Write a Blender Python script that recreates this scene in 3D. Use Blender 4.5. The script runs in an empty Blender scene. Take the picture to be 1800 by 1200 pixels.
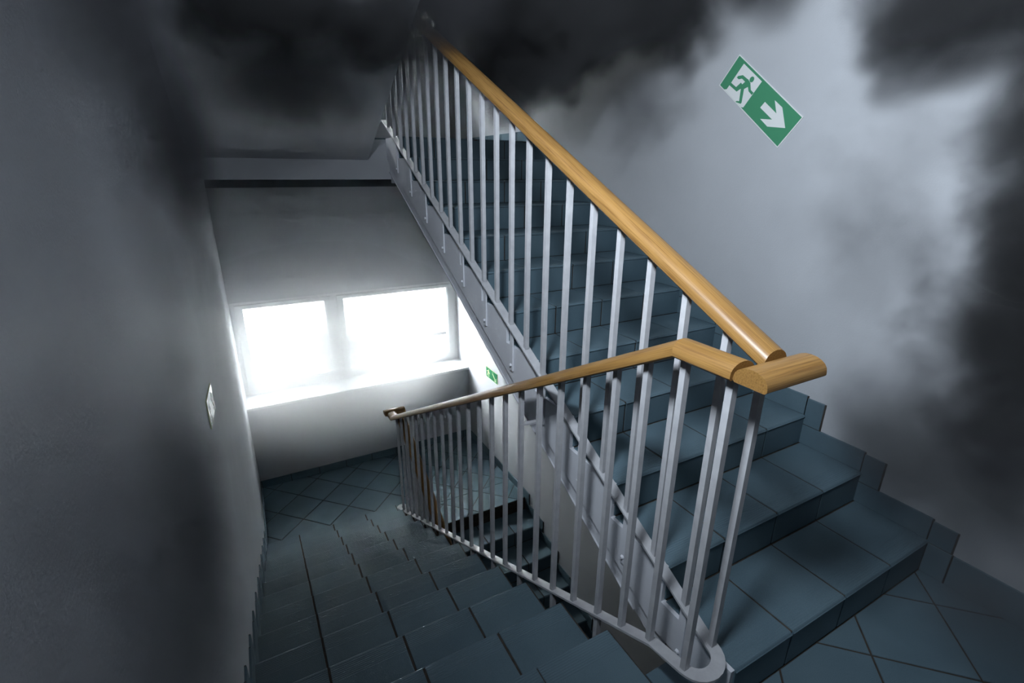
import bpy, bmesh, math, random
from mathutils import Vector, Matrix
random.seed(7)
S = bpy.context.scene
COL = S.collection

# ------------------------------------------------------------------ camera
YAW, PITCH, ROLL, FPX, CZ = 0.4988, -0.3368, 0.0069, 858.4, 1.5509
F = Vector((math.sin(YAW)*math.cos(PITCH), math.cos(YAW)*math.cos(PITCH), math.sin(PITCH)))
R0 = F.cross(Vector((0, 0, 1))).normalized(); U0 = R0.cross(F)
Rv = math.cos(ROLL)*R0 + math.sin(ROLL)*U0; Uv = -math.sin(ROLL)*R0 + math.cos(ROLL)*U0
cd = bpy.data.cameras.new('camera'); cam = bpy.data.objects.new('camera', cd); COL.objects.link(cam)
cd.sensor_width = 36.0; cd.lens = FPX/1800*36; cd.clip_start = 0.02; cd.clip_end = 200
cam.matrix_world = Matrix(((Rv.x, Uv.x, -F.x, 0), (Rv.y, Uv.y, -F.y, 0), (Rv.z, Uv.z, -F.z, CZ), (0, 0, 0, 1)))
S.camera = cam

# ------------------------------------------------------------------ world, sun, exposure
SKY_STRENGTH, SUN_STRENGTH, LAMP_WATT = 172.0, 3.0, 690.0
wd = bpy.data.worlds.new('World'); S.world = wd; wd.use_nodes = True
bg = wd.node_tree.nodes['Background']; bg.inputs[0].default_value = (0.93, 0.965, 1.0, 1); bg.inputs[1].default_value = SKY_STRENGTH
sd = bpy.data.lights.new('sun', 'SUN'); sd.energy = SUN_STRENGTH; sd.angle = 0.02; sd.color = (1.0, 0.96, 0.9)
sun = bpy.data.objects.new('sun', sd); COL.objects.link(sun)
sun.rotation_euler = Vector((0.25, 1.0, -1.75)).to_track_quat('-Z', 'Y').to_euler(); sun.location = (0, -6, 12)
def portal(name, x0, x1, z0, z1, y):
    ld = bpy.data.lights.new(name, 'AREA'); ld.shape = 'RECTANGLE'; ld.size = x1-x0; ld.size_y = z1-z0; ld.cycles.is_portal = True
    o = bpy.data.objects.new(name, ld); COL.objects.link(o); o.location = ((x0+x1)/2, y, (z0+z1)/2)
    o.rotation_euler = Vector((0, -1, 0)).to_track_quat('-Z', 'Z').to_euler()
S.view_settings.view_transform = 'Standard'; S.view_settings.look = 'None'
S.view_settings.gamma = 1.0; S.view_settings.use_curve_mapping = False
S.view_settings.exposure = 0.0
S.cycles.max_bounces = 5; S.cycles.diffuse_bounces = 3; S.cycles.glossy_bounces = 2; S.cycles.transmission_bounces = 3
S.cycles.use_light_tree = False
S.cycles.use_adaptive_sampling = True; S.cycles.adaptive_threshold = 0.07; S.cycles.adaptive_min_samples = 16
S.cycles.volume_bounces = 2; S.cycles.transparent_max_bounces = 24
S.cycles.caustics_reflective = False; S.cycles.caustics_refractive = False
S.cycles.sample_clamp_indirect = 40.0; S.cycles.use_denoising = True
S.cycles.volume_step_rate = 2.5; S.cycles.volume_max_steps = 64

# ------------------------------------------------------------------ dimensions (metres; landing the camera stands on is z = 0)
H, D = 0.1483, 0.2876                 # riser, going
XW, XR = -0.242, 2.262                # left and right wall faces
XE, XL = 0.936, 1.092                 # well edges of the two flights
YD, YU, YLOW = 0.986, 0.601, 3.8144   # top nosing down flight, first riser up flight, nosing of the flight below
YP, YB = 5.313, 5.62                  # parapet face, back wall face
ZL, ZT = -12*H, 12*H                  # lower and upper half landing
XD, XU = 0.96, 1.07                   # planes of the railing
JD = [XW, 0.037, 0.337, 0.637, XE]
JU = [XL, 1.370, 1.670, 1.970, XR]

# ------------------------------------------------------------------ materials
MATS = {}
def nt(name):
    m = bpy.data.materials.new(name); m.use_nodes = True
    t = m.node_tree; b = t.nodes['Principled BSDF']; MATS[name] = m
    return m, t, b
def N(t, kind, **kw):
    n = t.nodes.new(kind)
    for k, v in kw.items(): setattr(n, k, v)
    return n
def simple(name, col, rough=0.5, metal=0.0, spec=0.5):
    m, t, b = nt(name)
    b.inputs['Base Color'].default_value = (*col, 1); b.inputs['Roughness'].default_value = rough
    b.inputs['Metallic'].default_value = metal; b.inputs['Specular IOR Level'].default_value = spec
    return m
def mottled(name, c1, c2, scale, rough, bump=0.0, bscale=120.0, detail=4.0, spec=0.4):
    m, t, b = nt(name)
    tc = N(t, 'ShaderNodeNewGeometry')
    nz = N(t, 'ShaderNodeTexNoise'); nz.inputs['Scale'].default_value = scale; nz.inputs['Detail'].default_value = detail
    t.links.new(tc.outputs['Position'], nz.inputs['Vector'])
    cr = N(t, 'ShaderNodeValToRGB'); cr.color_ramp.elements[0].position = 0.3; cr.color_ramp.elements[1].position = 0.7
    cr.color_ramp.elements[0].color = (*c1, 1); cr.color_ramp.elements[1].color = (*c2, 1)
    t.links.new(nz.outputs['Fac'], cr.inputs['Fac']); t.links.new(cr.outputs['Color'], b.inputs['Base Color'])
    b.inputs['Roughness'].default_value = rough; b.inputs['Specular IOR Level'].default_value = spec
    if bump:
        n2 = N(t, 'ShaderNodeTexNoise'); n2.inputs['Scale'].default_value = bscale; n2.inputs['Detail'].default_value = 3
        t.links.new(tc.outputs['Position'], n2.inputs['Vector'])
        bp = N(t, 'ShaderNodeBump'); bp.inputs['Strength'].default_value = bump; bp.inputs['Distance'].default_value = 0.004
        t.links.new(n2.outputs['Fac'], bp.inputs['Height']); t.links.new(bp.outputs['Normal'], b.inputs['Normal'])
    return m
mottled('wall_paint', (0.53, 0.54, 0.57), (0.58, 0.59, 0.62), 2.2, 0.55, 0.22, 140)
mottled('soffit_paint', (0.50, 0.515, 0.55), (0.55, 0.565, 0.60), 3.0, 0.7, 0.15, 90)
mottled('side_paint', (0.68, 0.69, 0.74), (0.74, 0.75, 0.80), 5.0, 0.5, 0.1, 60)
mottled('mortar', (0.040, 0.033, 0.027), (0.072, 0.060, 0.050), 30, 0.95, 0.4, 200)
mottled('lintel_shade', (0.10, 0.11, 0.125), (0.12, 0.13, 0.145), 3, 0.6)  # dark tone stands for the shade below the beam
mottled('metal_paint', (0.45, 0.45, 0.475), (0.54, 0.54, 0.56), 25, 0.38, 0.12, 180)
mottled('window_plastic', (0.80, 0.81, 0.82), (0.83, 0.84, 0.85), 3, 0.3)
mottled('sill_stone', (0.76, 0.77, 0.78), (0.82, 0.83, 0.84), 12, 0.25)
mottled('facade_plaster', (0.19, 0.193, 0.196), (0.205, 0.208, 0.21), 0.6, 0.9)
mottled('facade_rail', (0.035, 0.035, 0.037), (0.045, 0.045, 0.047), 0.6, 0.6)
mottled('facade_dark', (0.010, 0.0105, 0.011), (0.015, 0.0155, 0.016), 1.5, 0.5)
simple('sign_white', (0.86, 0.87, 0.86), 0.35)
simple('sign_green', (0.075, 0.31, 0.165), 0.35)
simple('sign_green_small', (0.03, 0.24, 0.10), 0.3)
simple('sign_cream', (0.72, 0.72, 0.42), 0.4)
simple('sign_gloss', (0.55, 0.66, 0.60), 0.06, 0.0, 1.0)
simple('bolt_metal', (0.5, 0.5, 0.52), 0.4, 0.2)
def tile_mat(name, ribs):
    m, t, b = nt(name)
    tc = N(t, 'ShaderNodeTexCoord'); oi = N(t, 'ShaderNodeObjectInfo'); ge = N(t, 'ShaderNodeNewGeometry')
    n1 = N(t, 'ShaderNodeTexNoise'); n1.inputs['Scale'].default_value = 420; n1.inputs['Detail'].default_value = 2
    n2 = N(t, 'ShaderNodeTexNoise'); n2.inputs['Scale'].default_value = 4; n2.inputs['Detail'].default_value = 5
    t.links.new(ge.outputs['Position'], n1.inputs['Vector']); t.links.new(ge.outputs['Position'], n2.inputs['Vector'])
    add = N(t, 'ShaderNodeMath', operation='ADD'); t.links.new(n1.outputs['Fac'], add.inputs[0]); t.links.new(n2.outputs['Fac'], add.inputs[1])
    a2 = N(t, 'ShaderNodeMath', operation='MULTIPLY_ADD'); t.links.new(oi.outputs['Random'], a2.inputs[0]); a2.inputs[1].default_value = 0.28
    t.links.new(add.outputs[0], a2.inputs[2])
    cr = N(t, 'ShaderNodeValToRGB'); cr.color_ramp.elements[0].position = 0.55; cr.color_ramp.elements[1].position = 0.98
    cr.color_ramp.elements[0].color = (0.088, 0.142, 0.178, 1); cr.color_ramp.elements[1].color = (0.132, 0.198, 0.238, 1)
    sc = N(t, 'ShaderNodeMath', operation='MULTIPLY'); t.links.new(a2.outputs[0], sc.inputs[0]); sc.inputs[1].default_value = 0.66
    t.links.new(sc.outputs[0], cr.inputs['Fac']); t.links.new(cr.outputs['Color'], b.inputs['Base Color'])
    b.inputs['Roughness'].default_value = 0.52; b.inputs['Specular IOR Level'].default_value = 0.4
    bp = N(t, 'ShaderNodeBump'); bp.inputs['Strength'].default_value = 0.4 if ribs else 0.3; bp.inputs['Distance'].default_value = 0.0025 if ribs else 0.002
    if ribs:   # anti-slip grooves moulded into the first 8 cm of the tread tile
        sx = N(t, 'ShaderNodeSeparateXYZ'); t.links.new(tc.outputs['Object'], sx.inputs[0])
        w = N(t, 'ShaderNodeMath', operation='MULTIPLY'); t.links.new(sx.outputs['Y'], w.inputs[0]); w.inputs[1].default_value = 2*math.pi/0.0085
        s = N(t, 'ShaderNodeMath', operation='SINE'); t.links.new(w.outputs[0], s.inputs[0])
        lt = N(t, 'ShaderNodeMath', operation='LESS_THAN'); t.links.new(sx.outputs['Y'], lt.inputs[0]); lt.inputs[1].default_value = 0.08
        g = N(t, 'ShaderNodeMath', operation='MULTIPLY'); t.links.new(s.outputs[0], g.inputs[0]); t.links.new(lt.outputs[0], g.inputs[1])
        h = N(t, 'ShaderNodeMath', operation='MULTIPLY_ADD'); t.links.new(g.outputs[0], h.inputs[0]); h.inputs[1].default_value = 0.5
        t.links.new(n1.outputs['Fac'], h.inputs[2]); t.links.new(h.outputs[0], bp.inputs['Height'])
    else:
        t.links.new(n1.outputs['Fac'], bp.inputs['Height'])
    t.links.new(bp.outputs['Normal'], b.inputs['Normal'])
    return m
tile_mat('tile', False); tile_mat('tread_tile', True)
def wood_mat():
    m, t, b = nt('oak')
    tc = N(t, 'ShaderNodeTexCoord')
    mp = N(t, 'ShaderNodeMapping'); mp.inputs['Scale'].default_value = (150, 3.0, 150); t.links.new(tc.outputs['Object'], mp.inputs['Vector'])
    n1 = N(t, 'ShaderNodeTexNoise'); n1.inputs['Scale'].default_value = 1.6; n1.inputs['Detail'].default_value = 6; n1.inputs['Roughness'].default_value = 0.65
    t.links.new(mp.outputs[0], n1.inputs['Vector'])
    cr = N(t, 'ShaderNodeValToRGB'); e = cr.color_ramp.elements
    e[0].position = 0.30; e[0].color = (0.140, 0.062, 0.017, 1); e[1].position = 0.68; e[1].color = (0.33, 0.182, 0.055, 1)
    x = e.new(0.47); x.color = (0.25, 0.131, 0.038, 1)
    t.links.new(n1.outputs['Fac'], cr.inputs['Fac']); t.links.new(cr.outputs['Color'], b.inputs['Base Color'])
    b.inputs['Roughness'].default_value = 0.38
    bp = N(t, 'ShaderNodeBump'); bp.inputs['Strength'].default_value = 0.12; bp.inputs['Distance'].default_value = 0.002
    t.links.new(n1.outputs['Fac'], bp.inputs['Height']); t.links.new(bp.outputs['Normal'], b.inputs['Normal'])
wood_mat()
def glass_mat():
    m, t, b = nt('glass')
    tr = N(t, 'ShaderNodeBsdfTransparent'); gl = N(t, 'ShaderNodeBsdfGlossy'); gl.inputs['Roughness'].default_value = 0.02
    tr.inputs[0].default_value = (0.96, 0.98, 0.97, 1)
    mx = N(t, 'ShaderNodeMixShader'); mx.inputs[0].default_value = 0.05
    t.links.new(tr.outputs[0], mx.inputs[1]); t.links.new(gl.outputs[0], mx.inputs[2])
    t.links.new(mx.outputs[0], t.nodes['Material Output'].inputs['Surface'])
glass_mat()

# ------------------------------------------------------------------ mesh helpers
def mesh(name, verts, faces, smooth=False):
    me = bpy.data.meshes.new(name); me.from_pydata([tuple(v) for v in verts], [], faces); me.update()
    bm = bmesh.new(); bm.from_mesh(me); bmesh.ops.recalc_face_normals(bm, faces=bm.faces); bm.to_mesh(me); bm.free()
    if smooth:
        me.polygons.foreach_set('use_smooth', [True]*len(me.polygons))
        me.set_sharp_from_angle(angle=math.radians(38))
    return me
def obj(name, me, mat, parent=None, loc=(0, 0, 0)):
    o = bpy.data.objects.new(name, me); COL.objects.link(o); o.location = loc
    if mat and not me.materials: me.materials.append(MATS[mat])
    if parent: o.parent = parent
    return o
def empty(name, loc=(0, 0, 0)):
    o = bpy.data.objects.new(name, None); COL.objects.link(o); o.location = loc; o.empty_display_size = 0.1
    return o
def tag(o, label=None, cat=None, group=None, kind=None):
    if label: o['label'] = label
    if cat: o['category'] = cat
    if group: o['group'] = group
    if kind: o['kind'] = kind
    return o
def box(x0, x1, y0, y1, z0, z1):
    v = [(x, y, z) for z in (z0, z1) for y in (y0, y1) for x in (x0, x1)]
    return v, [(0, 2, 3, 1), (4, 5, 7, 6), (0, 1, 5, 4), (2, 6, 7, 3), (0, 4, 6, 2), (1, 3, 7, 5)]
def bx(name, x0, x1, y0, y1, z0, z1, mat, parent=None):
    return obj(name, mesh(name, *box(x0, x1, y0, y1, z0, z1)), mat, parent)
def multi(parts):
    V, Fc = [], []
    for v, f in parts:
        n = len(V); V += list(v); Fc += [tuple(i+n for i in q) for q in f]
    return V, Fc
def prism(poly, axis, a, b):
    """extrude a 2-D polygon; axis 'x': poly is (y,z); 'z': poly is (x,y); 'y': poly is (x,z)"""
    def P(p, t):
        return {'x': (t, p[0], p[1]), 'z': (p[0], p[1], t), 'y': (p[0], t, p[1])}[axis]
    n = len(poly); v = [P(p, a) for p in poly] + [P(p, b) for p in poly]
    f = [tuple(range(n)), tuple(range(2*n-1, n-1, -1))] + [(i, (i+1) % n, n+(i+1) % n, n+i) for i in range(n)]
    return v, f
def slab_poly(poly, t, c=0.0015):
    """a flat tile from a convex polygon in a plane (u,v): thickness t along w, top edges chamfered by c"""
    n = len(poly); cx = sum(p[0] for p in poly)/n; cy = sum(p[1] for p in poly)/n
    def inset(p):
        d = math.hypot(p[0]-cx, p[1]-cy) or 1
        k = min(0.4, c*1.4/d); return (p[0]+(cx-p[0])*k, p[1]+(cy-p[1])*k)
    v = [(p[0], p[1], 0) for p in poly] + [(p[0], p[1], t-c) for p in poly] + [(*inset(p), t) for p in poly]
    f = [tuple(range(n-1, -1, -1)), tuple(range(2*n, 3*n))]
    for r in (0, n):
        f += [(r+i, r+(i+1) % n, r+n+(i+1) % n, r+n+i) for i in range(n)]
    return v, f
def clip(poly, x0, x1, y0, y1):
    def half(P, inside, cut):
        out = []
        for i in range(len(P)):
            a, b = P[i], P[(i+1) % len(P)]
            if inside(a): out.append(a)
            if inside(a) != inside(b): out.append(cut(a, b))
        return out
    def cx(c): return lambda a, b: (c, a[1]+(b[1]-a[1])*(c-a[0])/(b[0]-a[0]))
    def cy(c): return lambda a, b: (a[0]+(b[0]-a[0])*(c-a[1])/(b[1]-a[1]), c)
    for ins, ct in ((lambda p: p[0] >= x0, cx(x0)), (lambda p: p[0] <= x1, cx(x1)), (lambda p: p[1] >= y0, cy(y0)), (lambda p: p[1] <= y1, cy(y1))):
        if not poly: return []
        poly = half(poly, ins, ct)
    q = []
    for p in poly:
        if not q or math.dist(p, q[-1]) > 1e-4: q.append(p)
    if len(q) > 1 and math.dist(q[0], q[-1]) < 1e-4: q.pop()
    return q
TT, JW = 0.009, 0.0075     # tile thickness, joint width
def diagonal_tiles(parent, x0, x1, y0, y1, z, a0, b0, pitch=0.441):
    """tiles laid at 45 degrees: joints at y-x = a0+k*pitch and y+x = b0+k*pitch"""
    g = JW*0.7
    for i in range(-12, 13):
        for j in range(-12, 13):
            al, ah = a0+i*pitch+g, a0+(i+1)*pitch-g; bl, bh = b0+j*pitch+g, b0+(j+1)*pitch-g
            P = [((b-a)/2, (a+b)/2) for a, b in ((al, bl), (al, bh), (ah, bh), (ah, bl))]
            P = clip(P, x0+.002, x1-.002, y0+.002, y1-.002)
            if len(P) < 3: continue
            ar = abs(sum(P[k][0]*P[(k+1) % len(P)][1]-P[(k+1) % len(P)][0]*P[k][1] for k in range(len(P))))/2
            if ar < 4e-4: continue
            cx = sum(p[0] for p in P)/len(P); cy = sum(p[1] for p in P)/len(P)
            me = mesh('tile', *slab_poly([(p[0]-cx, p[1]-cy) for p in P], TT))
            obj('tile', me, 'tile', parent, (cx, cy, z-TT))
GROUT = {}
def vtile(parent, plane, w, u0, u1, z0, z1, name='tile', out=1, mat='tile'):
    """upright tile: plane 'x' (u = y) or 'y' (u = x) at coordinate w, facing out"""
    P = [(u0, z0), (u1, z0), (u1, z1), (u0, z1)]
    cu, cz = (u0+u1)/2, (z0+z1)/2
    g = .004; lo, hi = sorted((w, w+out*.0068))
    GROUT.setdefault(parent.name, []).append(box(lo, hi, u0-g, u1+g, z0-.002, z1-.001) if plane == 'x' else box(u0-g, u1+g, lo, hi, z0-.002, z1-.001))
    v, f = slab_poly([(p[0]-cu+(.0012 if p[0] < cu else -.0012), p[1]-cz) for p in P], TT)
    if plane == 'x':
        v = [(out*c, a, b) for a, b, c in v]; loc = (w, cu, cz)
    else:
        v = [(a, out*c, b) for a, b, c in v]; loc = (cu, w, cz)
    return obj(name, mesh(name, v, f), mat, parent, loc)

# ------------------------------------------------------------------ room shell
ZLO, ZHI, YR = -3.75, 5.3, -1.7
def struct(o): o['kind'] = 'structure'; return o
struct(bx('wall_left', XW-.25, XW, YR-.25, YB+.3, ZLO, ZHI, 'wall_paint'))
struct(bx('wall_right', XR, XR+.25, YR-.25, YB+.3, ZLO, ZHI, 'wall_paint'))
struct(bx('wall_rear', XW, XR, YR-.25, YR, ZLO, ZHI, 'wall_paint'))
W1 = (-0.80, 0.245); W2 = (2.72, 3.765)
V, Fc = multi([box(XW, XR, YP, YB+.3, ZLO, W1[0]-.03), box(XW, XR, YB, YB+.3, W1[1], 1.485), box(XW, XR, YB, YB+.3, ZT-.33, W2[0]-.03),
               box(XW, XR, YB, YB+.3, W2[1], ZHI)])
struct(obj('wall_back', mesh('wall_back', V, Fc), 'wall_paint'))
struct(bx('ceiling', XW, XR, YR, YB, ZHI-.2, ZHI, 'soffit_paint'))
struct(bx('shade_strip_1', XW, XR, YB-.03, YB, 1.376, 1.478, 'lintel_shade'))  # dark strip put below the beam, shade painted into its colour

# floors: mortar bed under every landing, tiles as parts
fl = struct(empty('floor', (1.0, -.4, 0)))
fl.location = (0, 0, 0)
V, Fc = multi([box(XW, XE, YR, YD-.009, -.26, -.0036), box(XE, XL+.02, YR, .80, -.26, -.012), box(XL+.02, XR, YR, YU+.02, -.26, -.0036)])
obj('screed', mesh('screed', V, Fc), 'mortar', fl)
diagonal_tiles(fl, XW, XL, YR+.5, YU-.005, 0, -1.627, 2.150)
diagonal_tiles(fl, XL, XR, -.6, YU-.001, 0, -1.627, 2.150)
for a, b in zip(JD[:-1], JD[1:]):     # row of straight tiles along the top nosing of the descending flight
    P = [(a+.002, 0), (b-.002, 0), (b-.002, -.380), (a+.002, -.380)]
    v, f = slab_poly([(p[0]-(a+b)/2, -p[1]) for p in P], TT)
    o = obj('tile', mesh('tile', v, f), 'tread_tile', fl, ((a+b)/2, YD, -TT)); o.rotation_euler = (0, 0, math.pi)
P = [(-.074, 0), (.074, 0), (.074, .19), (-.074, .19)]
obj('tile', mesh('tile', *slab_poly(P, TT)), 'tile', fl, ((XE+XL)/2, YU+.005, -TT))

fl2 = struct(empty('floor', (0, 0, 0)))
V, Fc = multi([box(XW, XE, YD+11*D+.001, YP, ZL-.26, ZL-.0036), box(XE, XL, YD+11*D+.001, YP, ZL-.26, ZL-.0036), box(XL, XR, YLOW-.001, YP, ZL-.26, ZL-.0036)])
obj('screed', mesh('screed', V, Fc), 'mortar', fl2)
diagonal_tiles(fl2, XW, XR, YD+11*D+.012, YP, ZL, 4.454-6*.441, 4.66, .441)
diagonal_tiles(fl2, XL, XR, YLOW, YD+11*D+.012, ZL, 4.454-6*.441, 4.66, .441)
fl3 = struct(bx('floor', XW, XR, YR, YP, ZLO-.1, ZLO, 'mortar'))

# upper half landing: slab with a downstand beam face
ul = struct(empty('ceiling', (0, 0, 0)))
V, Fc = multi([box(XW, XR, 4.045, YB, 1.478, ZT-.012), box(XL+.01, XR, YU+11*D+.012, 4.045, ZT-.33, ZT-.012)])
obj('slab', mesh('slab', V, Fc), 'soffit_paint', ul)
diagonal_tiles(ul, XL, XR, YU+11*D, YB, ZT, .3, .2)
diagonal_tiles(ul, XW, XL, 4.05, YB, ZT, .3, .2)
# slab of the floor above, over the camera
struct(bx('ceiling', XW, XR, YR, YU, 2*ZT-.27, 2*ZT, 'soffit_paint'))

# ------------------------------------------------------------------ stair flights
def step_poly(y0, z0, dy, dz, n, drop):
    """stepped profile in (y,z): n risers starting at (y0,z0); returns polygon closed by a parallel underside"""
    P = []
    for i in range(n):
        P += [(y0+i*dy, z0+i*dz), (y0+i*dy, z0+(i+1)*dz)]
    P.append((y0+n*dy, z0+n*dz))
    return P
tread_mesh = {}
def tread(parent, a, b, ynose, z, sgn):
    key = (round(b-a, 3), sgn)
    if key not in tread_mesh:
        w = (b-a)/2-JW/2
        P = [(-w, -.004), (w, -.004), (w, D-.0045), (-w, D-.0045)]
        v, f = slab_poly(P, TT, .002)      # rounded-off nosing edge: front vertices set back and down
        v = [(a, b+(.007 if c > TT-1e-4 else 0), c-(.005 if abs(c-(TT-.002)) < 1e-6 else 0)) if b < .01 else (a, b, c) for a, b, c in v]
        me = mesh('tread_tile', v, f); me.materials.append(MATS['tread_tile']); tread_mesh[key] = me
    o = obj('tread_tile', tread_mesh[key], None, parent, ((a+b)/2, ynose, z-TT))
    if sgn < 0: o.rotation_euler = (0, 0, math.pi)
riser_mesh = {}
def riser(parent, a, b, y, z0, out):
    key = (round(b-a, 3), out)
    if key not in riser_mesh:
        w = (b-a)/2-JW/2; P = [(-w, .001), (w, .001), (w, H-TT-.002), (-w, H-TT-.002)]
        v, f = slab_poly(P, TT); v = [(p, out*r, q) for p, q, r in v]
        me = mesh('riser_tile', v, f); me.materials.append(MATS['tile']); riser_mesh[key] = me
    obj('riser_tile', riser_mesh[key], None, parent, ((a+b)/2, y-out*TT, z0))

# ascending flight on the right
up = tag(empty('stair_flight', (XL, YU, 0)), 'ascending stair flight of blue-grey tiles with white stepped side, against right wall', 'staircase')
up.location = (0, 0, 0)
prof = [(YU+.0035, .001)]
for j in range(1, 13):
    y = YU+(j-1)*D+.0035
    prof += [(y, j*H-.0035), (y+D if j < 12 else y+.02, j*H-.0035)]
def nosz(y): return H+(y-YU)*H/D
e = prof[-1]
core = prof + [(e[0], nosz(e[0])-.385), (1.10, nosz(1.10)-.385), (.93, .001)]
obj('core', mesh('core', *prism(core, 'x', XL+.010, XR)), 'mortar', up)
# painted side face with its stepped upper edge, and the inset band along the underside
sp = []
for j in range(1, 13):
    y = YU+(j-1)*D+.004
    sp += [(y, (j-1)*H if j > 1 else .0), (y, j*H-.004)]
sp = [(YU+.004, .001)] + [(YU+(i//2)*D+.004, (i//2+(i % 2))*H-.004) for i in range(1, 24)] + [(4.045, 12*H-.004), (4.045, nosz(4.045)-.30), (YU+.38, nosz(YU+.38)-.30), (YU+.30, .001)]
obj('side_panel', mesh('side_panel', *prism(sp, 'x', XL-.012, XL+.010)), 'side_paint', up)
lp = [(.86, .0), (YU+.38, nosz(YU+.38)-.302), (4.044, nosz(4.044)-.302), (4.044, nosz(4.044)-.39), (1.02, nosz(1.02)-.39), (.86, -.10)]
obj('edge_band', mesh('edge_band', *prism(lp, 'x', XL+.003, XL+.010)), 'side_paint', up)
obj('soffit', mesh('soffit', *prism([(1.02, nosz(1.02)-.392), (4.04, nosz(4.04)-.392), (4.04, nosz(4.04)-.386), (1.02, nosz(1.02)-.386)], 'x', XL-.004, XR)), 'soffit_paint', up)
for j in range(1, 13):
    for a, b in zip(JU[:-1], JU[1:]):
        riser(up, a, b, YU+(j-1)*D, (j-1)*H, -1)
        if j < 12: tread(up, a, b, YU+(j-1)*D, j*H, 1)

# descending flight on the left
dn = tag(empty('stair_flight', (0, 0, 0)), 'descending stair flight of dark tiles along left wall, down to the window landing', 'staircase')
prof = [(YD-.0035, -.0035)]
for k in range(12):
    y = YD+k*D-.0035
    prof += [(y, -(k+1)*H-.0035)]
    if k < 11: prof.append((y+D, -(k+1)*H-.0035))
end = (YD+11*D+.0, ZL-TT-.001)
core = prof + [(end[0], ZL-.26), (end[0]-.35, ZL-.26), (YD-.25, -.26), (YD-.25, -.0035)]
obj('core', mesh('core', *prism(core, 'x', XW, XE+.002)), 'mortar', dn)
for k in range(12):
    for a, b in zip(JD[:-1], JD[1:]):
        riser(dn, a, b, YD+k*D, -(k+1)*H, 1)
        if k > 0: tread(dn, a, b, YD+k*D, -k*H, -1)

# flight below, going down from the window landing under the ascending flight
lw = tag(empty('stair_flight', (0, 0, 0)), 'lowest stair flight dropping from the window landing, seen through the balusters', 'staircase')
NL = 12
prof = [(YLOW+.012, ZL-.0036)]
for k in range(NL):
    y = YLOW-k*D+.0035
    prof += [(y, ZL-k*H-.0035), (y, ZL-(k+1)*H-.0035)]
core = prof + [(prof[-1][0]-.1, prof[-1][1]), (prof[-1][0]-.1, prof[-1][1]-.1), (prof[-1][0]+.2, prof[-1][1]-.1), (YLOW+.02, ZL-.26)]
obj('core', mesh('core', *prism(core, 'x', XL, XR)), 'mortar', lw)
for k in range(NL):
    for a, b in zip(JU[:-1], JU[1:]):
        riser(lw, a, b, YLOW-k*D, ZL-(k+1)*H, -1)
        if k > 0: tread(lw, a, b, YLOW-k*D, ZL-k*H, 1)

# flight overhead, rising back over the descending one (its plastered underside is what shows)
ov = tag(empty('stair_flight', (0, 0, 0)), 'sloping plastered underside of the overhead stair flight, upper left', 'staircase')
def sof(y): return 1.619+(4.045-y)*H/D
n = 11
prof = [(4.06, 1.64), (4.06, ZT-.005)]
for j in range(1, 13):
    y = 4.045-(j-1)*D
    if j > 1: prof.append((y, ZT+(j-1)*H))
    prof.append((y, ZT+j*H))
yend = 4.045-11*D-.02
prof += [(yend, ZT+12*H), (yend, sof(yend)), (4.044, 1.619)]
obj('slab', mesh('slab', *prism(prof, 'x', XW, .93)), 'soffit_paint', ov)

# ------------------------------------------------------------------ skirting tiles
bR = struct(empty('baseboard_right')); bL = struct(empty('baseboard_left')); bB = struct(empty('baseboard_back'))
SK = 0.088
def skirt_row(par, plane, w, out, u0, u1, z0, hgt, step=.3):
    u = u0
    while u < u1-.01:
        v = min(u+step, u1)
        vtile(par, plane, w, u+.0015, v-.0015, z0, z0+hgt, out=out); u = v
x = YU-.085
while x > -.9:
    vtile(bR, 'x', XR, max(x-.30, -.95)+.0015, x-.0015, .001, .135, out=-1); x -= .30
vtile(bR, 'x', XR, YU-.083, YU-.001, .001, .137, out=-1)
for j in range(1, 13):
    y = YU+(j-1)*D
    zt = j*H+SK
    vtile(bR, 'x', XR, y-.078, y+.004, (j-1)*H+(.140 if j == 1 else SK+.014), zt, out=-1)
    if j < 12: vtile(bR, 'x', XR, y+.006, y+D-.0005 if j == 11 else y+D+.003, j*H+.001, j*H+SK+.011, out=-1)
skirt_row(bR, 'x', XR, -1, YU+11*D+.01, YB, ZT+.001, SK)
skirt_row(bR, 'x', XR, -1, YLOW+.0, YP, ZL+.001, SK)
for k in range(1, 9):
    y = YLOW-k*D
    vtile(bR, 'x', XR, y, y+D-.003, ZL-k*H+.001, ZL-k*H+SK+.011, out=-1)
    vtile(bR, 'x', XR, y+D-.078, y+D+.004, ZL-k*H+SK+.014, ZL-(k-1)*H+SK-.002, out=-1)
for k in range(0, 12):
    y = YD+k*D
    vtile(bL, 'x', XW, y-D+.004, y-.003, -k*H+.001, -k*H+SK+.011, out=1)
    vtile(bL, 'x', XW, y-.002, y+.078, -(k+1)*H+SK+.014, -k*H+SK-.002, out=1)
skirt_row(bL, 'x', XW, 1, YD+11*D+.08, YP, ZL+.001, SK)
skirt_row(bB, 'y', YP, -1, XW+.01, XR-.01, ZL+.001, SK)

for nm, bs in GROUT.items():
    obj('grout', mesh('grout', *multi(bs)), 'mortar', bpy.data.objects[nm])

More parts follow.
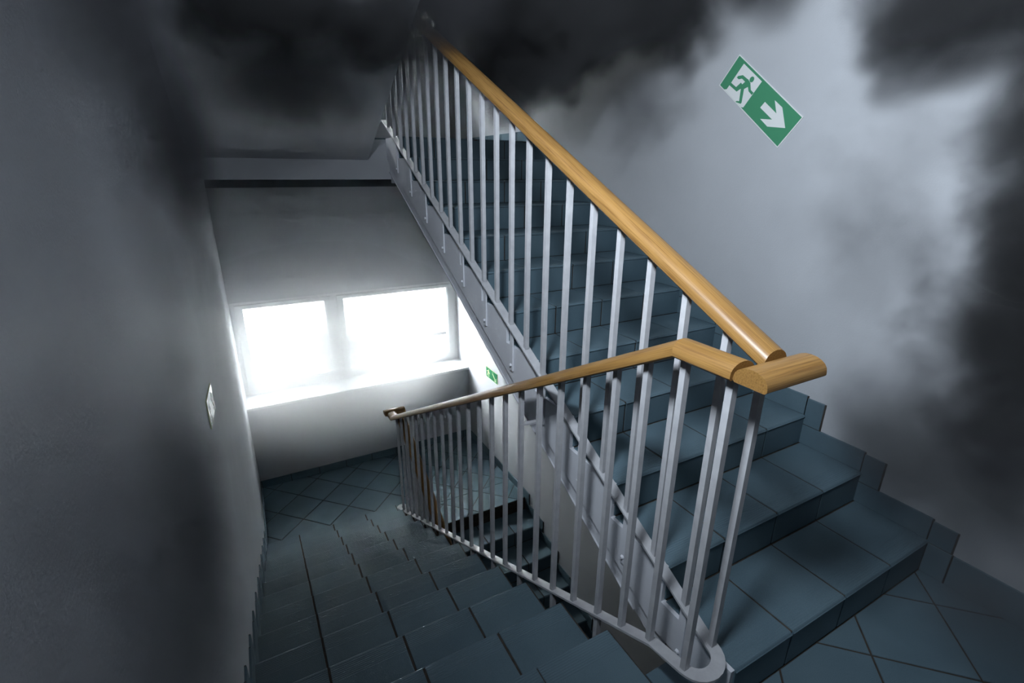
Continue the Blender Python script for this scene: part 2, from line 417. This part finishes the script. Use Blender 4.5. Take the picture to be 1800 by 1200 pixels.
# ------------------------------------------------------------------ windows
def make_window(name, z0, z1, parent_kind='structure'):
    w = struct(empty(name, (0, 0, 0)))
    yf, yb = YB+.02, YB+.10
    x0, x1 = XW+.002, XR-.002
    G = [(-.135, .695), (.873, 2.135)]; gz0, gz1 = z0+.107, z1-.063
    fr = [box(x0, x1, yf, yb, z0, z0+.045), box(x0, x1, yf, yb, z1-.03, z1), box(x0, x0+.045, yf, yb, z0+.045, z1-.03),
          box(x1-.045, x1, yf, yb, z0+.045, z1-.03), box(.752, .816, yf, yb, z0+.045, z1-.03)]
    obj('window_frame', mesh('window_frame', *multi(fr)), 'window_plastic', w)
    for i, (a, b) in enumerate(G):
        L = x0+.047 if i == 0 else .818; Rr = .750 if i == 0 else x1-.047
        ys, ye = yf-.018, yb-.02
        sp = [box(L, Rr, ys, ye, z0+.047, gz0), box(L, Rr, ys, ye, gz1, z1-.032), box(L, a, ys, ye, gz0, gz1), box(b, Rr, ys, ye, gz0, gz1)]
        s = obj('sash', mesh('sash', *multi(sp)), 'window_plastic', w)
        bd = [box(a, b, ys+.012, ys+.03, gz0, gz0+.012), box(a, b, ys+.012, ys+.03, gz1-.012, gz1), box(a, a+.012, ys+.012, ys+.03, gz0+.012, gz1-.012), box(b-.012, b, ys+.012, ys+.03, gz0+.012, gz1-.012)]
        obj('glazing_bead', mesh('glazing_bead', *multi(bd)), 'window_plastic', s)
        bx('pane', a+.002, b-.002, ys+.034, ys+.040, gz0+.002, gz1-.002, 'glass', s)
        hx = .735 if i == 0 else .835
        hb = multi([box(hx-.014, hx+.014, ys-.012, ys, (z0+z1)/2-.035, (z0+z1)/2+.035), box(hx-.010, hx+.010, ys-.045, ys-.012, (z0+z1)/2-.01, (z0+z1)/2+.01),
                    box(hx-.010, hx+.010, ys-.055, ys-.040, (z0+z1)/2-.11, (z0+z1)/2+.012)])
        obj('window_handle', mesh('window_handle', *hb), 'window_plastic', s)
    return w
w1 = make_window('window_1', *W1)
P = [(YP-.030, W1[0]-.028), (YP-.030, W1[0]-.005), (YP-.024, W1[0]), (YB+.02, W1[0]), (YB+.02, W1[0]-.030), (YP-.024, W1[0]-.032)]
obj('window_sill', mesh('window_sill', *prism(P, 'x', XW+.001, XR-.001)), 'sill_stone', w1)
w2 = make_window('window_2', *W2)
P = [(YP+.1, W2[0]-.028), (YP+.1, W2[0]-.003), (YP+.106, W2[0]), (YB+.02, W2[0]), (YB+.02, W2[0]-.030)]
obj('window_sill', mesh('window_sill', *prism(P, 'x', XW+.001, XR-.001)), 'sill_stone', w2)
portal('daylight_portal', XW, XR, W1[0], W1[1], YB+.16)
portal('daylight_portal', XW, XR, W2[0], W2[1], YB+.16)

# ------------------------------------------------------------------ railing (one continuous thing)
rail = tag(empty('stair_railing', (0, 0, 0)), 'white painted steel stair railing with flat oak handrail, turning between the flights', 'railing')
PW, PH = 0.043, 0.043
prof_d = [(-PW+.005, 0), (PW-.005, 0), (PW, .005), (PW, .011)]
for i in range(1, 10):
    a = math.pi*i/10; prof_d.append((PW*math.cos(a)**1 if abs(math.cos(a)) > 1e-9 else 0, .011+(PH-.011)*math.sin(a)**.9))
prof_d += [(-PW, .011), (-PW, .005)]
def sweep(name, prof, p0, p1, n0=None, n1=None, mat='oak', parent=None, smooth=True, label=None):
    p0, p1 = Vector(p0), Vector(p1); t = (p1-p0).normalized()
    side = t.cross(Vector((0, 0, 1))).normalized(); upv = side.cross(t).normalized()
    n0 = Vector(n0) if n0 else t; n1 = Vector(n1) if n1 else t
    L = (p1-p0).length
    V = []
    for base, nn in ((p0, n0), (p1, n1)):
        for a, b in prof:
            o = side*a+upv*b; s = -(o.dot(nn))/(t.dot(nn)); w = base+o+t*s-p0
            V.append((w.dot(side), w.dot(t), w.dot(upv)))
    n = len(prof)
    Fc = [tuple(range(n)), tuple(range(2*n-1, n-1, -1))]+[(i, (i+1) % n, n+(i+1) % n, n+i) for i in range(n)]
    o = obj(name, mesh(name, V, Fc, smooth), mat, parent)
    o.matrix_world = Matrix(((side.x, t.x, upv.x, p0.x), (side.y, t.y, upv.y, p0.y), (side.z, t.z, upv.z, p0.z), (0, 0, 0, 1)))
    return o
SD, SU, SL = -0.538, 0.497, 0.5157
zH = 1.100                                  # underside of the level piece
YB0 = 0.830
def zdn(y): return zH+(y-YB0)*SD            # underside of handrail, descending flight
def zup(y): return 1.108+(y-.640)*SU        # underside of handrail, ascending flight
tdn = Vector((0, 1, SD)).normalized(); tl = Vector((0, 1, 0))
miter = (tdn+tl).normalized()
sweep('handrail', prof_d, (XD+.004, YB0, zH), (XD, 3.98, zdn(3.98)), n0=miter, n1=miter, parent=rail)
sweep('handrail', prof_d, (XD+.006, .660, zH), (XD+.004, YB0, zH), n1=miter, parent=rail)
sweep('handrail', prof_d, (.934, .6165, zH-.001), (1.150, .6165, zH-.001), parent=rail)
sweep('handrail', prof_d, (XU+.014, .660, zup(.660)-.016), (XU, 4.02, zup(4.02)), n0=(0, 1, 0), parent=rail)
sweep('handrail', prof_d, (.92, 4.06, zup(4.02)), (1.11, 4.06, zup(4.02)), parent=rail)
zf = zdn(3.98); XLo = 1.035
sweep('handrail', prof_d, (XD, 3.98, zf), (XD, 4.07, zf), n0=miter, parent=rail)
sweep('handrail', prof_d, (.90, 4.113, zf), (1.09, 4.113, zf), parent=rail)
sweep('handrail', prof_d, (XLo, 4.07, zf-.02), (XLo, 2.6, zf-.02-1.47*.54), n0=(0, -1, 0), parent=rail)
# flat bottom bar following flights and the turn
BW, BT = 0.0205, 0.008
def zbd(y): return -0.0232+(y-1.0746)*(-.534)
def zbu(y): return 0.2436+(y-.790)*.5149
def bar(path, name):
    path = [Vector(p) for p in path]; V, Fc = [], []
    for i, p in enumerate(path):
        a = path[max(i-1, 0)]; b = path[min(i+1, len(path)-1)]
        t1 = (p-a).normalized() if i else (b-p).normalized(); t2 = (b-p).normalized() if i < len(path)-1 else t1
        t = (t1+t2).normalized()
        s = Vector((t.y, -t.x, 0)).normalized(); u = s.cross(t)
        if u.z < 0: u = -u
        V += [p-s*BW-u*BT, p+s*BW-u*BT, p+s*BW, p-s*BW]
    n = len(path)
    for i in range(n-1):
        for k in range(4):
            Fc.append((4*i+k, 4*i+(k+1) % 4, 4*i+4+(k+1) % 4, 4*i+4+k))
    Fc += [(0, 1, 2, 3), (4*n-4, 4*n-1, 4*n-2, 4*n-3)]
    return obj(name, mesh(name, V, Fc), 'metal_paint', rail)
path = [(XD+.004, 4.08, zbd(4.08)), (XD+.004, .84, zbd(.84)), (XD, .80, .128), (XD, .70, .150), (XD, .675, .156)]
cxm, rr = (XD+XU)/2, (XU-XD)/2
for i in range(1, 12):
    a = math.pi*(1-i/12); path.append((cxm+rr*math.cos(a), .672-rr*.95*math.sin(a), .158+.028*i/12))
path += [(XU, .68, .189), (XU, .71, .204), (XU, .79, .2436), (XU, 4.02, zbu(4.02))]
bar(path, 'bottom_bar')
# far turn onto the lowest flight
zfb = zbd(4.08); pts = [(XD, 4.081, zfb)]
cx2, r2 = (XD+XLo)/2, (XLo-XD)/2
for i in range(1, 10):
    a = math.pi*(1-i/9); pts.append((cx2+r2*math.cos(a), 4.085+r2*math.sin(a), zfb-.02*i/9))
def zlo(y): return zfb-.03-(4.05-y)*SL
pts += [(XLo, 4.05, zlo(4.05)), (XLo, 2.6, zlo(2.6))]
bar(pts, 'bottom_bar')
# balusters: square bars, unit mesh scaled in z (each its own object)
bal = {}
def baluster(x, y, z0, z1):
    key = round(z1-z0, 2)
    if key not in bal:
        w = .0095; me = mesh('baluster', *box(-w, w, -w, w, 0, z1-z0)); me.materials.append(MATS['metal_paint']); bal[key] = me
    o = obj('baluster', bal[key], None, rail, (x, y, z0)); o.rotation_euler = (0, 0, 0.0)
    return o
def upbar_list():
    return [.790+.1482*i for i in range(22)]
baluster(XU, .676, .188, zup(.676)+.004)
for y in upbar_list(): baluster(XU, y, zbu(y)-.002, zup(y)+.004)
dny = [1.0746+.1494*i for i in range(20)]
baluster(XD, .676, .152, zH+.004); baluster(XD, .818, .120, zH+.004)
baluster(XD, .947, zbd(.947)-.002, zdn(.947)+.004)
for y in dny: baluster(XD, y, zbd(y)-.002, zdn(y)+.004 if y < 3.98 else zf+.004)
for i in range(9):
    y = 3.94-.149*i; baluster(XLo, y, zlo(y)-.002, zf-.02-(4.07-y)*.54+.004)
# fixing posts below every second baluster, with bolt heads
pm = mesh('fixing_post', *box(-.004, .004, -.014, .014, -.235, 0)); pm.materials.append(MATS['side_paint'])
pm2 = mesh('fixing_post', *box(-.010, .010, -.010, .010, -.22, 0)); pm2.materials.append(MATS['metal_paint'])
bolt = bmesh.new(); bmesh.ops.create_cone(bolt, cap_ends=True, segments=8, radius1=.009, radius2=.006, depth=.010, matrix=Matrix.Rotation(-math.pi/2, 4, 'Y'))
bme = bpy.data.meshes.new('bolt'); bolt.to_mesh(bme); bolt.free(); bme.materials.append(MATS['side_paint'])
for i, y in enumerate(upbar_list()):
    if i % 2 == 0 and y < 3.95:
        p = obj('fixing_post', pm, None, rail, (XL-.017, y, zbu(y)-BT))
        obj('bolt', bme, None, p, (-.008, 0, -.205))
for i, y in enumerate(dny):
    if i % 2 == 0: obj('fixing_post', pm2, None, rail, (XD+.004, y, zbd(y)-BT))
# tie between descending railing and the side of the ascending flight
sweep('tie_bar', [(-.012, 0), (.012, 0), (.012, .008), (-.012, .008)], (XD, 1.672, .483), (XL-.012, 1.69, .462), mat='metal_paint', parent=rail, smooth=False)

# ------------------------------------------------------------------ signs
def place_sign(root, origin, udir, vdir, nrm):
    root.matrix_world = Matrix(((udir.x, vdir.x, nrm.x, origin[0]), (udir.y, vdir.y, nrm.y, origin[1]), (udir.z, vdir.z, nrm.z, origin[2]), (0, 0, 0, 1)))
def layer(name, polys, z0, z1, mat, parent):
    return obj(name, mesh(name, *multi([prism(p, 'z', z0, z1) for p in polys])), mat, parent)
def disc(c, rx, n=16):
    return [(c[0]+rx*math.cos(2*math.pi*i/n), c[1]+rx*math.sin(2*math.pi*i/n)) for i in range(n)]
LU, LV = .493, .158
TLp, TRp, BLp = (463, 215), (1000, 742), (308, 485)
def uv(p):
    ax, ay = TRp[0]-TLp[0], TRp[1]-TLp[1]; bx_, by = BLp[0]-TLp[0], BLp[1]-TLp[1]; dx, dy = p[0]-TLp[0], p[1]-TLp[1]
    det = ax*by-ay*bx_; s = (dx*by-dy*bx_)/det; t = (ax*dy-ay*dx)/det
    return ((s-.5)*LU, (.5-t)*LV)
def PX(L): return [uv(p) for p in L]
sg = tag(empty('exit_sign'), 'green running man exit sign with white arrow, tilted along the stairs on right wall', 'sign')
th = math.atan2(.31, .384)
ud = Vector((0, -math.cos(th), -math.sin(th))); vd = Vector((0, -math.sin(th), math.cos(th)))
if vd.z < 0: vd = -vd
place_sign(sg, (XR-.001, 1.7085, 1.875), ud, vd, Vector((-1, 0, 0)))
layer('plate', [[(-LU/2, -LV/2), (LU/2, -LV/2), (LU/2, LV/2), (-LU/2, LV/2)]], 0, .003, 'sign_white', sg)
k = .0045
layer('green_field', [[(-LU/2+k, -LV/2+k), (LU/2-k, -LV/2+k), (LU/2-k, LV/2-k), (-LU/2+k, LV/2-k)]], .003, .0036, 'sign_green', sg)
layer('doorway', [PX([(508, 298), (668, 455), (540, 682), (520, 680), (360, 523), (382, 520)])], .0036, .0040, 'sign_white', sg)
layer('arrow', [PX([(710, 628), (807, 722), (780, 775), (678, 678)]), PX([(783, 612), (845, 670), (885, 840), (848, 790), (807, 722)]), PX([(807, 722), (848, 790), (885, 840), (805, 839), (780, 775)]),
                PX([(780, 775), (805, 839), (750, 838), (688, 775)])], .0036, .0041, 'sign_white', sg)
run = [PX([(520, 470), (555, 432), (580, 470), (572, 495), (528, 520), (495, 495)]),                    # torso
       PX([(510, 398), (560, 440), (540, 462), (505, 428), (478, 434), (461, 418), (470, 405)]),           # rear arm
       PX([(556, 478), (578, 470), (588, 528), (612, 552), (598, 570), (570, 538)]),                      # front arm
       PX([(500, 462), (525, 500), (470, 542), (395, 478), (372, 478), (385, 448), (405, 455), (462, 502)]),   # rear leg
       PX([(505, 500), (532, 500), (522, 640), (500, 636)]), PX([(522, 640), (515, 650), (470, 634), (480, 624), (502, 628)]),    # front leg, foot
       [(uv((587, 437))[0]+.0125*math.cos(a*math.pi/8), uv((587, 437))[1]+.0125*math.sin(a*math.pi/8)) for a in range(16)]]
obj('running_figure', mesh('running_figure', *multi([prism(p, 'z', .0040, .00440+.00005*i) for i, p in enumerate(run)])), 'sign_green', sg)

def small_sign(name, label, origin, ud, vd, nrm, plate_mat, marks):
    s = tag(empty(name), label, 'sign'); place_sign(s, origin, ud, vd, nrm)
    w, h = .148, .062
    layer('plate', [[(-w, -h), (w, -h), (w, h), (-w, h)]], 0, .003, 'sign_cream', s)
    layer('green_field', [[(-w+.004, -h+.004), (w-.004, -h+.004), (w-.004, h-.004), (-w+.004, h-.004)]], .003, .0036, plate_mat, s)
    fig = [disc((-.075, .036), .010, 10), [(-.10, .030), (-.065, .024), (-.07, -.005), (-.10, -.002)], [(-.125, .018), (-.10, .026), (-.10, .016), (-.122, .006)],
           [(-.085, 0), (-.072, -.005), (-.060, -.045), (-.072, -.048)], [(-.10, 0), (-.088, -.004), (-.11, -.045), (-.122, -.042)], [(-.066, .02), (-.045, .0), (-.052, -.008), (-.07, .008)]]
    layer('running_figure', fig, .0036, .0041, marks, s)
    arr = [[(.02, .022), (.030, .030), (.098, -.028), (.088, -.036)], [(.105, -.005), (.118, -.005), (.118, -.048), (.105, -.045)], [(.118, -.048), (.072, -.048), (.072, -.038), (.105, -.038)],
           disc((.030, .040), .007, 8)]
    layer('arrow', arr, .0036, .0041, marks, s)
    return s
small_sign('exit_sign', 'small green exit sign on the wall beside the window, under the ascending stairs', (XR-.001, 4.627, -.66), Vector((0, -1, 0)), Vector((0, 0, 1)), Vector((-1, 0, 0)), 'sign_green_small', 'sign_cream')
u3 = Vector((0, 1, -.115)).normalized()
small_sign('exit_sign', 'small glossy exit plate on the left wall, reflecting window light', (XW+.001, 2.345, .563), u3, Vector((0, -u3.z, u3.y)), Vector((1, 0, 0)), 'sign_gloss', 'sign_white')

# ------------------------------------------------------------------ house across the yard, seen through the window
hs = tag(empty('apartment_building', (3, 14, -9)), 'pale apartment house across the yard, seen through the landing window', 'building')
hs.location = (0, 0, 0)
bx('wall', -14, 20, 14, 20, -9, -1.0, 'facade_plaster', hs)
for z0, z1, o in ((-2.98, -2.80, .5), (-3.47, -3.30, .25)):
    bx('ledge', -14, 20, 14-o, 14, z0, z1, 'facade_rail', hs)
for x in (3.17, 3.99, 4.83, 5.66, -3.2, -2.3, 6.5):
    f = bx('window', x, x+.61, 13.98, 14.02, -4.5, -3.475, 'facade_dark', hs)
bx('downpipe', 2.33, 2.42, 13.88, 13.97, -9, -3.0, 'facade_rail', hs)
struct(bx('ground', -30, 40, YB+.6, 60, -9.2, -9, 'facade_plaster'))

# ------------------------------------------------------------------ unseen lamp, added to light the right wall and stairs
lamp = tag(empty('fill_lamp', (XW, .48, 2.45)), 'unseen opal lamp added high on the left wall to light the right wall', 'lamp')
bm = bmesh.new(); bmesh.ops.create_cone(bm, cap_ends=True, segments=24, radius1=.12, radius2=.11, depth=.03, matrix=Matrix.Translation((.016, 0, 0)) @ Matrix.Rotation(math.pi/2, 4, 'Y'))
me = bpy.data.meshes.new('base'); bm.to_mesh(me); bm.free(); obj('base', me, 'window_plastic', lamp)
mO, t, b = nt('opal'); b.inputs['Emission Color'].default_value = (.92, .96, 1, 1); b.inputs['Emission Strength'].default_value = 3.0; b.inputs['Base Color'].default_value = (.8, .8, .8, 1)
bm = bmesh.new(); bmesh.ops.create_uvsphere(bm, u_segments=20, v_segments=12, radius=.105); bmesh.ops.scale(bm, vec=(.6, 1, 1), verts=bm.verts); bmesh.ops.translate(bm, vec=(.05, 0, 0), verts=bm.verts)
me = bpy.data.meshes.new('shade'); bm.to_mesh(me); bm.free(); obj('shade', me, 'opal', lamp)
ld = bpy.data.lights.new('fill_spot', 'SPOT'); ld.energy = LAMP_WATT; ld.shadow_soft_size = .17; ld.color = (.80, .90, 1.0)
ld.spot_size = math.radians(150); ld.spot_blend = 1.0
lo = bpy.data.objects.new('fill_spot', ld); COL.objects.link(lo); lo.location = (XW+.19, .48, 2.43)  # added spot, clear of the shade and aimed at the right wall
lo.rotation_euler = (Vector((XR, 1.70, 1.95))-lo.location).to_track_quat('-Z', 'Y').to_euler()

# ------------------------------------------------------------------ smoke, and haze added for the window glow
def smoke_mat(name, dens, albedo, scale, edge, amp, detail=5.0, aniso=0.0):
    m = bpy.data.materials.new(name); m.use_nodes = True; t = m.node_tree; MATS[name] = m
    t.nodes.remove(t.nodes['Principled BSDF']); out = t.nodes['Material Output']
    tc = N(t, 'ShaderNodeTexCoord'); ge = N(t, 'ShaderNodeNewGeometry')
    ln = N(t, 'ShaderNodeVectorMath', operation='LENGTH'); t.links.new(tc.outputs['Object'], ln.inputs[0])
    nz = N(t, 'ShaderNodeTexNoise'); nz.inputs['Scale'].default_value = scale; nz.inputs['Detail'].default_value = detail
    nz.inputs['Roughness'].default_value = 0.55; nz.inputs['Distortion'].default_value = 0.3
    t.links.new(ge.outputs['Position'], nz.inputs['Vector'])
    a = N(t, 'ShaderNodeMath', operation='MULTIPLY_ADD'); t.links.new(nz.outputs['Fac'], a.inputs[0]); a.inputs[1].default_value = amp; a.inputs[2].default_value = 1.0-0.5*amp
    b = N(t, 'ShaderNodeMath', operation='SUBTRACT'); t.links.new(a.outputs[0], b.inputs[0]); t.links.new(ln.outputs['Value'], b.inputs[1])
    mr = N(t, 'ShaderNodeMapRange', interpolation_type='SMOOTHSTEP'); t.links.new(b.outputs[0], mr.inputs['Value'])
    mr.inputs['From Min'].default_value = 0.12; mr.inputs['From Max'].default_value = 0.12+edge; mr.inputs['To Min'].default_value = 0; mr.inputs['To Max'].default_value = dens
    # fade to nothing at the rim of the cloud's own hull
    rim = N(t, 'ShaderNodeMapRange'); t.links.new(ln.outputs['Value'], rim.inputs['Value'])
    rim.inputs['From Min'].default_value = 1.0; rim.inputs['From Max'].default_value = 0.85
    mu = N(t, 'ShaderNodeMath', operation='MULTIPLY'); t.links.new(mr.outputs[0], mu.inputs[0]); t.links.new(rim.outputs[0], mu.inputs[1])
    pv = N(t, 'ShaderNodeVolumePrincipled'); pv.inputs['Color'].default_value = (*albedo, 1); pv.inputs['Anisotropy'].default_value = aniso
    t.links.new(mu.outputs[0], pv.inputs['Density']); t.links.new(pv.outputs[0], out.inputs['Volume'])
    return m
smoke_mat('smoke_dense', 15.0, (.10, .10, .105), 3.4, .75, 2.0, 6.0)
smoke_mat('smoke_soft', 5.0, (.13, .13, .14), 3.2, .9, 1.5, 5.0)
smoke_mat('smoke_solid', 11.0, (.10, .10, .105), 3.0, .75, .9, 4.0)
smoke_mat('smoke_wisp', 2.2, (.2, .2, .21), 4.2, 1.0, 2.4, 5.0)
smoke_mat('smoke_near', 3.6, (.10, .10, .11), 5.0, .8, 1.3, 4.0)
smoke_mat('glow_haze', 3.3, (.98, .98, .98), 1.2, .85, 0.12, 2.0)
bm = bmesh.new(); bmesh.ops.create_icosphere(bm, subdivisions=3, radius=1.0); ico = bpy.data.meshes.new('smoke_cloud'); bm.to_mesh(ico); bm.free()
icos = {}
def cloud(c, r, mat, label, cat='smoke', name='smoke_cloud'):
    if mat not in icos: icos[mat] = ico.copy(); icos[mat].materials.append(MATS[mat])
    o = obj(name, icos[mat], None, None, c); o.scale = r
    tag(o, label, cat, None, 'stuff')
    return o
cloud((0.98, 2.55, 2.30), (.40, .60, .38), 'smoke_soft', 'black smoke swallowing the top end of the oak handrail')
cloud((1.68, 2.60, 2.36), (.42, .85, .56), 'smoke_dense', 'large dark smoke bank on the right wall behind the upper handrail')
cloud((1.98, 2.08, 2.42), (.26, .52, .42), 'smoke_dense', 'dark smoke reaching up to the tilted exit sign')
cloud((1.95, 2.25, 1.86), (.27, .55, .28), 'smoke_wisp', 'thin grey smoke fringe drifting below the dark bank, before the exit sign')
cloud((2.02, 1.58, 2.30), (.20, .30, .20), 'smoke_soft', 'small lumpy smoke puff hanging above the exit sign')
cloud((1.98, 0.78, 2.08), (.24, .50, .32), 'smoke_dense', 'dark smoke in the upper right corner, beyond the exit sign')
cloud((2.00, 0.44, 1.64), (.22, .46, .46), 'smoke_dense', 'grey smoke on the right wall between corner cloud and low cloud')
cloud((2.00, 0.46, 1.12), (.22, .50, .52), 'smoke_dense', 'dark smoke cloud low on the right wall, above the skirting tiles')
cloud((1.98, 0.58, 0.66), (.26, .58, .52), 'smoke_soft', 'thin dark smoke just above the stepped skirting, right')
cloud((2.05, 1.02, 1.48), (.18, .38, .55), 'smoke_wisp', 'pale wisp of smoke to the lower right of the exit sign')
cloud((-.13, 1.15, 1.84), (.105, .85, .36), 'smoke_near', 'dark smoke cloud along the top of the left wall')
cloud((-.12, 1.95, 1.62), (.11, .90, .34), 'smoke_near', 'dark smoke lobe sagging down the left wall')
cloud((0.20, 2.80, 2.25), (.44, .70, .26), 'smoke_dense', 'dark smoke under the overhead flight beside the left wall')
cloud((0.70, 2.90, 2.25), (.38, .60, .24), 'smoke_dense', 'dark smoke under the overhead flight near the railing')
cloud((0.36, 3.25, 1.98), (.62, .62, .26), 'smoke_soft', 'smoke sheet added below the sloping plaster underside to darken it')  # added so that the soffit behind it looks darker
cloud((1.28, 2.90, 2.40), (.46, .60, .42), 'smoke_solid', 'black smoke rolling over the top steps behind the railing')
cloud((1.74, 3.25, 2.22), (.44, .62, .48), 'smoke_solid', 'black smoke against the right wall above the topmost steps')
cloud((1.85, 0.22, 0.35), (.40, .55, .42), 'smoke_wisp', 'thin smoke hanging low over the landing tiles')
cloud((-.165, 0.80, 1.00), (.065, .65, .75), 'smoke_soft', 'thin grey smoke along the middle of the left wall')
cloud((1.05, 4.55, 3.05), (1.25, .90, .95), 'smoke_dense', 'thick smoke filling the upper landing before its window')
cloud((0.60, 5.05, -.32), (1.80, .95, 1.38), 'glow_haze', 'added haze standing in for the bright glow at the landing window', 'haze', 'glow_haze')  # scattering volume added to spread a bloom around the window

# absorbing volume added through the whole stairwell to dim its light
m = bpy.data.materials.new('dimming_veil'); m.use_nodes = True; t = m.node_tree; MATS['dimming_veil'] = m
t.nodes.remove(t.nodes['Principled BSDF']); va = N(t, 'ShaderNodeVolumeAbsorption'); va.inputs['Density'].default_value = 0.20; va.inputs['Color'].default_value = (0, 0, 0, 1)
t.links.new(va.outputs[0], t.nodes['Material Output'].inputs['Volume'])
veil = bx('dimming_veil', XW-.02, XR+.02, YR-.02, YB+.19, ZLO-.02, ZHI-.1, 'dimming_veil')
tag(veil, 'thin absorbing veil added to dim the whole stairwell', 'smoke', None, 'stuff')
